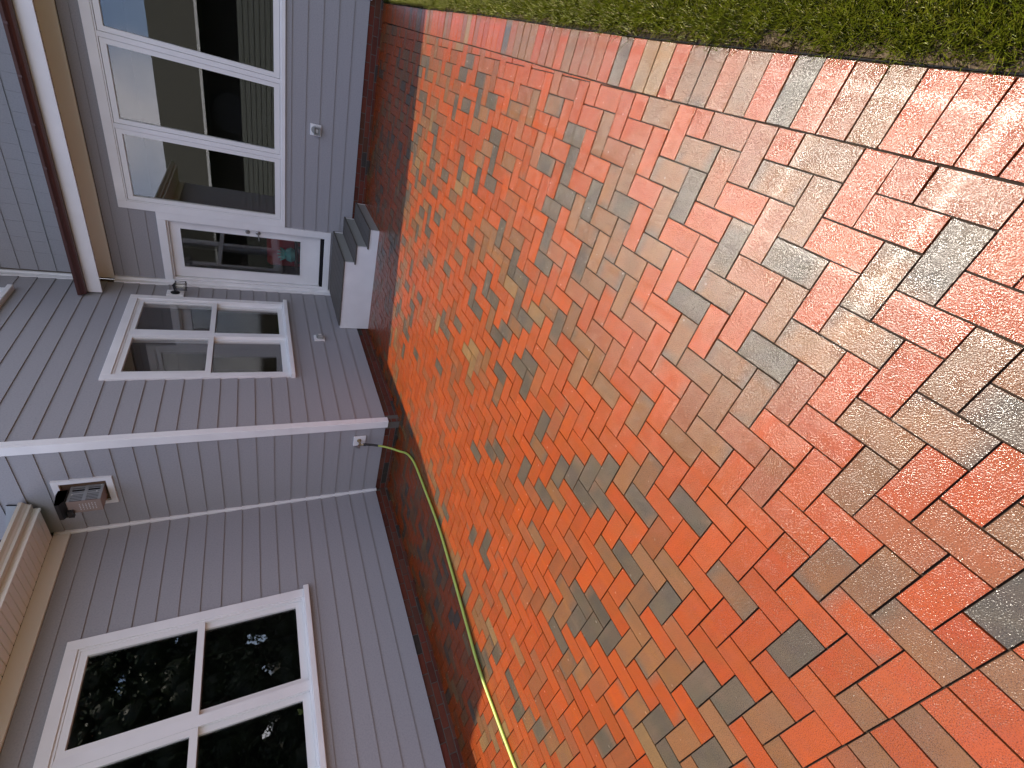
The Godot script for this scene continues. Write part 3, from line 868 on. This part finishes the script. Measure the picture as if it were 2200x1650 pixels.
func outlet(xf: Transform3D, u: float, y: float, label: String, opened: bool) -> void:
	var o := thing("weatherproof_outlet", label, "outlet", xf, "covered outlets on the house walls")
	boxed(Vector3(u - 0.076, y - 0.073, 0.004), Vector3(u + 0.076, y + 0.073, 0.030), "plate", M.white, o, 0.003)
	if opened:
		var r := MB.new()
		r.lathe(Vector3(u, y + 0.012, 0.0305), Vector3(0, 0, 1), [[0, 0.0], [0.0, 0.05], [0.012, 0.048], [0.012, 0.0]], 24)
		put(r, "gasket", M.cover, o)
		var c := MB.new()
		ring(c, u - 0.058, y - 0.056, u + 0.05, y + 0.030, 0.010, 0.010, 0.010, 0.010, 0.0425, 0.085)
		c.box(Vector3(u - 0.048, y - 0.046, 0.0425), Vector3(u + 0.040, y + 0.020, 0.048))
		put(c, "cover", M.cover, o)
		boxed(Vector3(u - 0.030, y - 0.030, 0.049), Vector3(u + 0.020, y + 0.004, 0.058), "socket", M.socket, o, 0.004)
	else:
		var c := MB.new()
		c.bevel(Vector3(u - 0.05, y - 0.058, 0.0305), Vector3(u + 0.05, y + 0.045, 0.082), 0.016)
		put(c, "cover", M.cover, o)
		boxed(Vector3(u - 0.02, y - 0.03, 0.0825), Vector3(u + 0.02, y + 0.015, 0.087), "latch", M.socket, o, 0.002)

func build_vent() -> void:
	var v := thing("vent_terminal", "white framed wall vent with a slotted metal box and black hood under the eave", "vent", frame_x(Vector3(0, 0, -4.375)))
	var fr := MB.new()
	ring(fr, -4.887, 2.985, -4.485, 3.458, 0.046, 0.054, 0.046, 0.053, 0.0, 0.035)
	put(fr, "frame", M.white, v)
	boxed(Vector3(-4.841, 3.039, 0.0005), Vector3(-4.531, 3.405, 0.006), "back_panel", M.rust, v)
	# slotted box: side faces made of bars, front plate with print
	var x0 := -4.77; var x1 := -4.60; var y0 := 3.062; var y1 := 3.325; var d0 := 0.0065; var d1 := 0.215
	boxed(Vector3(x0, y0, d1 - 0.004), Vector3(x1, y1, d1), "front_plate", M.steel_brown, v)
	boxed(Vector3(x0 + 0.012, y0 + 0.012, d0), Vector3(x1 - 0.03, y1 - 0.012, d1 - 0.02), "core", M.dark_gap, v)
	for yy in [[y0, y0 + 0.022], [(y0 + y1) / 2 - 0.014, (y0 + y1) / 2 + 0.014], [y1 - 0.022, y1]]:
		boxed(Vector3(x1 - 0.006, yy[0], d0), Vector3(x1, yy[1], d1 - 0.0045), "rail", M.steel, v)
	for dd in [0.008, 0.044, 0.078, 0.096, 0.130, 0.150, 0.170, 0.190]:
		var w := 0.026 if dd in [0.008, 0.096] else 0.011
		boxed(Vector3(x1 - 0.005, y0 + 0.0225, dd), Vector3(x1 - 0.001, (y0 + y1) / 2 - 0.0145, dd + w), "bar", M.steel, v)
		boxed(Vector3(x1 - 0.005, (y0 + y1) / 2 + 0.0145, dd), Vector3(x1 - 0.001, y1 - 0.0225, dd + w), "bar", M.steel, v)
	for sc in [[y0 + 0.02, 0.02], [y1 - 0.03, 0.12], [y0 + 0.045, 0.10]]:
		var s := MB.new()
		s.lathe(Vector3(x1, sc[0], sc[1]), Vector3.RIGHT, [[0, 0.0], [0.0, 0.008], [0.004, 0.006], [0.005, 0.0]], 12)
		put(s, "screw", M.socket, v)
	boxed(Vector3(x0, y0, d0), Vector3(x0 + 0.004, y1, d1 - 0.0045), "side_plate", M.steel_brown, v)
	boxed(Vector3(x0 + 0.0045, y0, d0), Vector3(x1 - 0.0065, y0 + 0.004, d1 - 0.0045), "bottom_plate", M.steel_brown, v)
	boxed(Vector3(x0 + 0.0045, y1 - 0.004, d0), Vector3(x1 - 0.0065, y1, d1 - 0.0045), "top_plate", M.steel_brown, v)
	# pale lines of print on the plate
	var pr := MB.new()
	for col in 6:
		for row in 4:
			var px := x0 + 0.035 + row * 0.026
			var py := y0 + 0.045 + col * 0.024
			pr.box(Vector3(px, py, d1 + 0.0002), Vector3(px + rng.randf_range(0.010, 0.020), py + 0.007, d1 + 0.0008))
	put(pr, "printed_lines", M.socket, v)
	var h := MB.new()
	var hp := PackedVector2Array([Vector2(0.07, 3.33), Vector2(0.215, 3.33), Vector2(0.262, 3.365), Vector2(0.262, 3.395), Vector2(0.12, 3.412), Vector2(0.07, 3.405)])
	h.prism(hp, -4.80, -4.575)
	h.box(Vector3(-4.80, 3.285, 0.217), Vector3(-4.715, 3.3298, 0.25))
	h.box(Vector3(-4.813, 3.30, 0.19), Vector3(-4.8005, 3.36, 0.23))
	put(h, "hood", M.black, v)

func build_hose() -> void:
	var t := thing("garden_tap", "brass outdoor tap on a white block low on the wall under the vent", "tap", frame_x(Vector3(0, 0, -4.375)))
	boxed(Vector3(-4.352, 0.418, 0.0165), Vector3(-4.20, 0.567, 0.040), "mounting_block", M.white, t, 0.003)
	var b := MB.new()
	b.lathe(Vector3(-4.262, 0.50, 0.0405), Vector3(0, 0, 1), [[0, 0.0], [0, 0.027], [0.006, 0.027], [0.008, 0.014], [0.07, 0.014], [0.075, 0.017], [0.09, 0.016], [0.09, 0.0]], 20)
	b.ring_tube(PackedVector3Array([Vector3(-4.262, 0.50, 0.105), Vector3(-4.258, 0.485, 0.125), Vector3(-4.252, 0.462, 0.13)]), PackedFloat32Array([0.013, 0.012, 0.013]), 12)
	put(b, "body", M.brass, t)
	var wv := MB.new()
	wv.lathe(Vector3(-4.262, 0.515, 0.112), Vector3(-0.35, 0.45, 0.82).normalized(), [[0, 0.008], [0.035, 0.008], [0.036, 0.030], [0.044, 0.030], [0.045, 0.0]], 20)
	put(wv, "handle", M.nickel, t)
	# the hose: a black coupling, then the green tube down to the paving and off along it
	var h := thing("garden_hose", "bright green garden hose running from the tap along the paving", "hose")
	var k := MB.new()
	k.ring_tube(PackedVector3Array([Vector3(-4.252, 0.462, -4.245), Vector3(-4.250, 0.43, -4.240), Vector3(-4.250, 0.43, -4.2399), Vector3(-4.252, 0.36, -4.225), Vector3(-4.255, 0.285, -4.203)]), PackedFloat32Array([0.019, 0.019, 0.0155, 0.015, 0.0145]), 14)
	put(k, "coupling", M.black, h)
	var c := Curve3D.new()
	var pts := [Vector3(-4.255, 0.292, -4.205), Vector3(-4.262, 0.20, -4.175), Vector3(-4.262, 0.105, -4.12), Vector3(-4.225, 0.040, -4.03), Vector3(-4.14, 0.017, -3.92), Vector3(-4.04, 0.0145, -3.76), Vector3(-3.965, 0.0145, -3.55), Vector3(-3.935, 0.0145, -3.15), Vector3(-3.918, 0.0145, -2.62), Vector3(-3.985, 0.0145, -2.10), Vector3(-4.06, 0.0145, -1.66), Vector3(-4.12, 0.0145, -1.30), Vector3(-4.105, 0.0145, -0.97), Vector3(-4.08, 0.0145, -0.70), Vector3(-4.05, 0.0145, -0.45), Vector3(-3.98, 0.0145, 0.0), Vector3(-3.85, 0.0145, 0.45), Vector3(-3.6, -0.002, 0.9)]
	for i in pts.size():
		var tg: Vector3 = (pts[mini(i + 1, pts.size() - 1)] - pts[maxi(i - 1, 0)]) * 0.17
		c.add_point(pts[i], -tg, tg)
	c.bake_interval = 0.02
	var pp := c.get_baked_points()
	var rr := PackedFloat32Array()
	for i in pp.size(): rr.append(0.0130)
	var tube := MB.new()
	tube.ring_tube(pp, rr, 12)
	put(tube, "tube", M.hose, h)

# ---------------------------------------------------------------- lawn
func blade(mb: MB, at: Vector3, dir: float, h: float, w: float, lean: float, col: Vector3) -> void:
	var side := Vector3(cos(dir), 0, sin(dir)) * w
	var fwd := Vector3(-sin(dir), 0, cos(dir))
	var prev := [at - side, at + side]
	var nn := (Vector3.UP * 0.6 + fwd * -0.5).normalized()
	for k in range(1, 4):
		var t := k / 3.0
		var p := at + fwd * (lean * h * t * t) + Vector3.UP * (h * t * (1.0 - 0.28 * lean * t))
		var s := side * (1.0 - t * t)
		mb.col = Color(col.x, col.y, col.z)
		if k < 3:
			mb.tri(prev[0], prev[1], p + s, nn); mb.tri(prev[0], p + s, p - s, nn)
			prev = [p - s, p + s]
		else: mb.tri(prev[0], prev[1], p, nn)

func build_lawn() -> void:
	var g := MB.new()
	g.quad(Vector3(-40, -0.03, 30), Vector3(40, -0.03, 30), Vector3(40, -0.03, -40), Vector3(-40, -0.03, -40))
	var gn := put(g, "ground", M.lawn)
	gn.set_meta("kind", "structure")
	var s := MB.new()
	# bare soil strip along the edging, lumpy
	var bump := FastNoiseLite.new()
	bump.frequency = 9.0
	bump.seed = 9
	var at := func(x, z): return Vector3(x, -0.012 + 0.013 * bump.get_noise_2d(x * 2.0, z * 2.0) + 0.007 * bump.get_noise_2d(x * 7.0, z * 7.0), z)
	var nz := 330; var nx := 14
	for j in nz:
		for i in nx:
			var z0 := -8.2 + j * 0.026; var z1 := z0 + 0.026
			var a := 0.338 + i * 0.024; var b := a + 0.024
			s.quad(at.call(a, z1), at.call(b, z1), at.call(b, z0), at.call(a, z0))
	var sn := put(s, "soil", M.soil)
	sn.set_meta("kind", "structure")
	# plastic edging
	var e := thing("paving_edging", "thin black plastic edging between the brick border and the grass", "edging")
	var em := MB.new()
	var z := 0.2
	while z > -7.9:
		var z2 := z - 0.25
		var xa := border_x(z) + 0.2055; var xb := border_x(z2) + 0.2055
		em.quad(Vector3(xa, -0.006, z), Vector3(xa + 0.004, -0.006, z), Vector3(xb + 0.004, -0.006, z2), Vector3(xb, -0.006, z2))
		em.quad(Vector3(xa + 0.004, -0.006, z), Vector3(xa + 0.004, -0.07, z), Vector3(xb + 0.004, -0.07, z2), Vector3(xb + 0.004, -0.006, z2))
		em.quad(Vector3(xa, -0.07, z), Vector3(xa, -0.006, z), Vector3(xb, -0.006, z2), Vector3(xb, -0.07, z2))
		z = z2
	put(em, "strip", M.edging, e)
	# clumps of blades
	var clumps := []
	for k in 8:
		var mb := MB.new()
		var straw := k >= 6
		for i in (26 if not straw else 16):
			var r := sqrt(rng.randf()) * 0.034
			var an := rng.randf() * TAU
			var green := Vector3(0.27, 0.32, 0.08).lerp(Vector3(0.60, 0.60, 0.27), rng.randf())
			if rng.randf() < 0.24: green = Vector3(0.60, 0.53, 0.28)
			if straw: green = Vector3(0.52, 0.43, 0.24).lerp(Vector3(0.30, 0.23, 0.12), rng.randf())
			blade(mb, Vector3(cos(an) * r, -0.006, sin(an) * r), rng.randf() * TAU, rng.randf_range(0.022, 0.064) * (0.5 if straw else 1.0), rng.randf_range(0.0009, 0.0017), rng.randf_range(0.1, 1.3) + (0.8 if straw else 0.0), green)
		clumps.append(mb.mesh())
	var xs := []
	for k in 8: xs.append([])
	var thin := FastNoiseLite.new()
	thin.frequency = 2.2
	thin.seed = 15
	for i in 26000:
		var zz := rng.randf_range(-8.0, 0.4)
		var near := i < 15500
		var off := rng.randf_range(0.012, 0.55) if near else pow(rng.randf(), 1.5) * 4.0 + 0.5
		var x := border_x(zz) + 0.205 + off
		var edge := 0.045 + 0.03 * thin.get_noise_2d(zz * 3.0, 3.0) + 0.02 * thin.get_noise_2d(zz * 11.0, 7.0)
		var bare := off < edge
		if bare and rng.randf() < 0.40: continue
		var k := rng.randi() % 6
		if (bare and rng.randf() < 0.8) or rng.randf() < 0.08: k = 6 + rng.randi() % 2
		var b := Basis(Vector3.UP, rng.randf() * TAU).scaled(Vector3.ONE * rng.randf_range(0.75, 1.25) * (0.75 if bare else 1.0) * (1.0 if near else 1.5))
		xs[k].append(Transform3D(b, Vector3(x, -0.012 if near else -0.022, zz)))
	var gr := Node3D.new()
	gr.name = "grass"
	add_child(gr)
	gr.set_meta("kind", "stuff")
	gr.set_meta("label", "sunlit mown lawn with straw-coloured thatch along the paving")
	for k in 8:
		var mm := MultiMesh.new()
		mm.transform_format = MultiMesh.TRANSFORM_3D
		mm.mesh = clumps[k]
		mm.instance_count = xs[k].size()
		for i in xs[k].size(): mm.set_instance_transform(i, xs[k][i])
		var mi := MultiMeshInstance3D.new()
		mi.multimesh = mm
		mi.material_override = M.grass
		mi.name = "grass_tufts"
		gr.add_child(mi, true)
		mi.set_meta("kind", "stuff")

# ---------------------------------------------------------------- what the panes mirror, behind and beside the camera
func build_surroundings() -> void:
	var h := thing("neighbour_house", "low house with a grey shingle roof and white gutter, mirrored in the triple window", "house")
	var z := 10.0
	boxed(Vector3(-12, 0, z + 1.6), Vector3(6, 3.3, z + 1.8), "wall", M.neighbour_dark, h)
	for k in 10:
		boxed(Vector3(-8.6, 0.03 + k * 0.2, z), Vector3(6, 0.205 + k * 0.2, z + 0.05 + 0.01 * (k % 2)), "wall_board", M.neighbour_wall, h)
	var r := MB.new()
	r.quad(Vector3(-8.9, 3.42, z - 0.3), Vector3(6, 3.42, z - 0.3), Vector3(6, 5.4, z + 2.9), Vector3(-8.9, 5.4, z + 2.9))
	r.quad(Vector3(6, 3.36, z - 0.3), Vector3(-8.9, 3.36, z - 0.3), Vector3(-8.9, 3.36, z + 2.9), Vector3(6, 3.36, z + 2.9))
	put(r, "roof", M.shingle_roof, h)
	boxed(Vector3(-8.95, 3.33, z - 0.36), Vector3(6, 3.43, z - 0.29), "gutter", M.white, h)
	for x in [-8.5, -3.1, 1.5]:
		boxed(Vector3(x, 0, z - 0.15), Vector3(x + 0.16, 3.33, z - 0.01), "post", M.white, h)
	var w := thing("round_wall_ornament", "dark round ornament under the porch roof mirrored in the middle pane", "ornament")
	var wm := MB.new()
	wm.lathe(Vector3(-4.9, 2.45, z + 1.45), Vector3(0, 0, -1), [[0, 0.0], [0, 0.85], [0.05, 0.85], [0.06, 0.78], [0.03, 0.74], [0.03, 0.0]], 40)
	put(wm, "disc", M.black, w)
	var h2 := thing("far_house", "pale house with a dark gable roof mirrored in the left pane", "house")
	boxed(Vector3(-18, 0, 13.0), Vector3(-9.6, 4.0, 20), "wall", M.neighbour_wall, h2)
	var g := MB.new()
	g.quad(Vector3(-18.4, 3.95, 12.6), Vector3(-9.2, 3.95, 12.6), Vector3(-11, 6.4, 16), Vector3(-18.4, 6.4, 16))
	put(g, "roof", M.roofing, h2)
	boxed(Vector3(-18.4, 3.82, 12.5), Vector3(-9.2, 3.97, 12.62), "fascia_board", M.white, h2)
	var leafs := []
	for i in 11:
		var zz := -14.5 + i * 1.6
		tree(Vector3(9.0 + rng.randf_range(-0.8, 1.2), 0, zz), rng.randf_range(7.6, 9.0), i)

func tree(at: Vector3, height: float, i: int) -> void:
	var where := ["beyond the lawn, farthest along the row", "beyond the lawn, second along the row", "beyond the lawn, third along the row", "beyond the lawn, fourth along the row", "beyond the lawn, fifth along the row", "beyond the lawn, in the middle of the row", "beyond the lawn, seventh along the row", "beyond the lawn, eighth along the row", "beyond the lawn, ninth along the row", "beyond the lawn, tenth along the row", "beyond the lawn, nearest end of the row"]
	var t := thing("leafy_tree", "dark leafy tree " + where[i], "tree", Transform3D(Basis(), at), "trees along the lawn")
	var tk := MB.new()
	tk.ring_tube(PackedVector3Array([Vector3(0, -0.05, 0), Vector3(0.05, height * 0.4, 0.04), Vector3(0, height * 0.9, 0)]), PackedFloat32Array([0.16, 0.12, 0.03]), 10)
	put(tk, "trunk", M.bark, t)
	var cr := MB.new()
	for k in 90:   # the dense inner foliage
		var py := rng.randf_range(0.5, height - 0.5)
		var pr := 1.1 * sqrt(maxf(0.05, sin(PI * (0.12 + 0.86 * py / height)))) * sqrt(rng.randf())
		var an := rng.randf() * TAU
		var br := rng.randf_range(0.3, 0.6)
		cr.col = Color(0.010, 0.017, 0.006)
		cr.lathe(Vector3(cos(an) * pr, py, sin(an) * pr), Vector3(rng.randfn(), rng.randfn(), rng.randfn()).normalized(), [[-br, 0.0], [-br * 0.7, br * 0.6], [0.0, br], [br * 0.6, br * 0.75], [br, 0.0]], 7)
	for k in 3200:
		var yy := rng.randf()
		var rad := 1.5 * sqrt(maxf(0.02, sin(PI * (0.12 + 0.86 * yy)))) * rng.randf_range(0.8, 1.1)
		var an := rng.randf() * TAU
		var p := Vector3(cos(an) * rad, 0.5 + yy * (height - 0.5), sin(an) * rad)
		var a := Vector3(rng.randfn(), rng.randfn(), rng.randfn()).normalized() * 0.085
		var b := a.cross(Vector3(rng.randfn(), rng.randfn(), rng.randfn())).normalized() * 0.045
		var f := rng.randf_range(0.6, 1.2)
		cr.col = Color(0.022 * f, 0.036 * f, 0.012 * f)
		cr.tri(p - a, p + b, p + a); cr.tri(p - a, p + a, p - b)
	put(cr, "crown", M.leaf, t)

func build_inside() -> void:
	var t := thing("teal_figure", "blurred teal shape low behind the glass of the door", "figure")
	var mb := MB.new()
	mb.lathe(Vector3(-3.62, 0.99, -8.55), Vector3.UP, [[0, 0.0], [0, 0.10], [0.06, 0.13], [0.13, 0.10], [0.17, 0.03], [0.18, 0.0]], 20)
	for k in 5:
		var an := -0.9 + k * 0.45
		mb.ring_tube(PackedVector3Array([Vector3(-3.62 + sin(an) * 0.06, 1.14, -8.55), Vector3(-3.62 + sin(an) * 0.15, 1.14 + cos(an) * 0.13, -8.55)]), PackedFloat32Array([0.03, 0.012]), 8)
	put(mb, "shape", M.teal, t)
	var r := thing("red_throw", "dark red cloth behind the teal shape inside the door", "cloth")
	var rm := MB.new()
	rm.bevel(Vector3(-3.95, 0.55, -9.0), Vector3(-3.2, 1.42, -8.75), 0.05)
	put(rm, "cloth", M.red_cloth, r)
	var st := thing("indoor_stand", "dark table under the teal shape inside the door", "table")
	boxed(Vector3(-3.85, 0.945, -8.72), Vector3(-3.38, 0.985, -8.38), "top", M.room_floor, st, 0.004)
	for q in [[-3.83, -8.70], [-3.43, -8.70], [-3.83, -8.42], [-3.43, -8.42]]:
		boxed(Vector3(q[0], 0.52, q[1]), Vector3(q[0] + 0.03, 0.944, q[1] + 0.03), "leg", M.room_floor, st)

func _ready() -> void:
	rng.seed = 20
	# camera: held upright, so that the saved picture lies on its side
	var cam := Camera3D.new()
	cam.name = "camera"
	cam.transform = Transform3D(Basis(Vector3(0.27498, -0.87314, 0.40252), Vector3(0.79492, -0.02903, -0.60601), Vector3(0.54082, 0.48661, 0.68609)), Vector3(0, 1.58, 0))
	cam.fov = 81.0
	cam.near = 0.05
	cam.far = 400.0
	add_child(cam)
	# sky, sun, exposure
	var env := Environment.new()
	env.background_mode = Environment.BG_SKY
	var sky := Sky.new()
	var sm := ProceduralSkyMaterial.new()
	sm.sky_top_color = Color(0.37, 0.50, 0.70)
	sm.sky_horizon_color = Color(0.68, 0.75, 0.85)
	sm.sky_curve = 0.16
	sm.ground_bottom_color = Color(0.30, 0.28, 0.24)
	sm.ground_horizon_color = Color(0.55, 0.58, 0.60)
	sm.sun_angle_max = 1.0
	# scattered fair-weather clouds all round
	var cn := FastNoiseLite.new()
	cn.frequency = 0.006
	cn.fractal_octaves = 5
	cn.seed = 6
	var ct := NoiseTexture2D.new()
	ct.width = 1024; ct.height = 512
	ct.seamless = true
	ct.noise = cn
	var cg := Gradient.new()
	cg.offsets = PackedFloat32Array([0.0, 0.46, 0.60, 1.0])
	cg.colors = PackedColorArray([Color(1, 0.89, 0.74, 0), Color(1, 0.89, 0.74, 0), Color(1, 0.89, 0.74, 1), Color(1, 0.92, 0.80, 1)])
	ct.color_ramp = cg
	sm.sky_cover = ct
	sm.sky_cover_modulate = Color(0.75, 0.75, 0.75)
	sky.sky_material = sm
	env.sky = sky
	env.background_energy_multiplier = 1.42
	env.tonemap_mode = Environment.TONE_MAPPER_LINEAR
	env.tonemap_exposure = 1.75
	env.sdfgi_enabled = true
	env.ssao_enabled = true
	env.ssil_enabled = true
	var we := WorldEnvironment.new()
	we.environment = env
	add_child(we)
	var sun := DirectionalLight3D.new()
	sun.name = "sun"
	sun.light_energy = 1.42
	sun.light_color = Color(1.0, 0.96, 0.90)
	sun.light_angular_distance = 0.55
	sun.shadow_enabled = true
	add_child(sun)
	sun.look_at_from_position(SUN_TO * 30.0, Vector3.ZERO, Vector3.RIGHT)
	make_materials()
	build_house()
	build_patio(cam)
	build_lawn()
	build_surroundings()
	build_steps()
	build_lantern()
	outlet(frame_z(Vector3(-4.005, 0, 0)), 6.353, 0.784, "white outlet box with a grey bubble cover under the four-pane side window", false)
	outlet(frame_x(Vector3(0, 0, -7.91)), -1.388, 0.781, "white outlet box with its cover open under the triple window", true)
	build_vent()
	build_hose()
	build_inside()
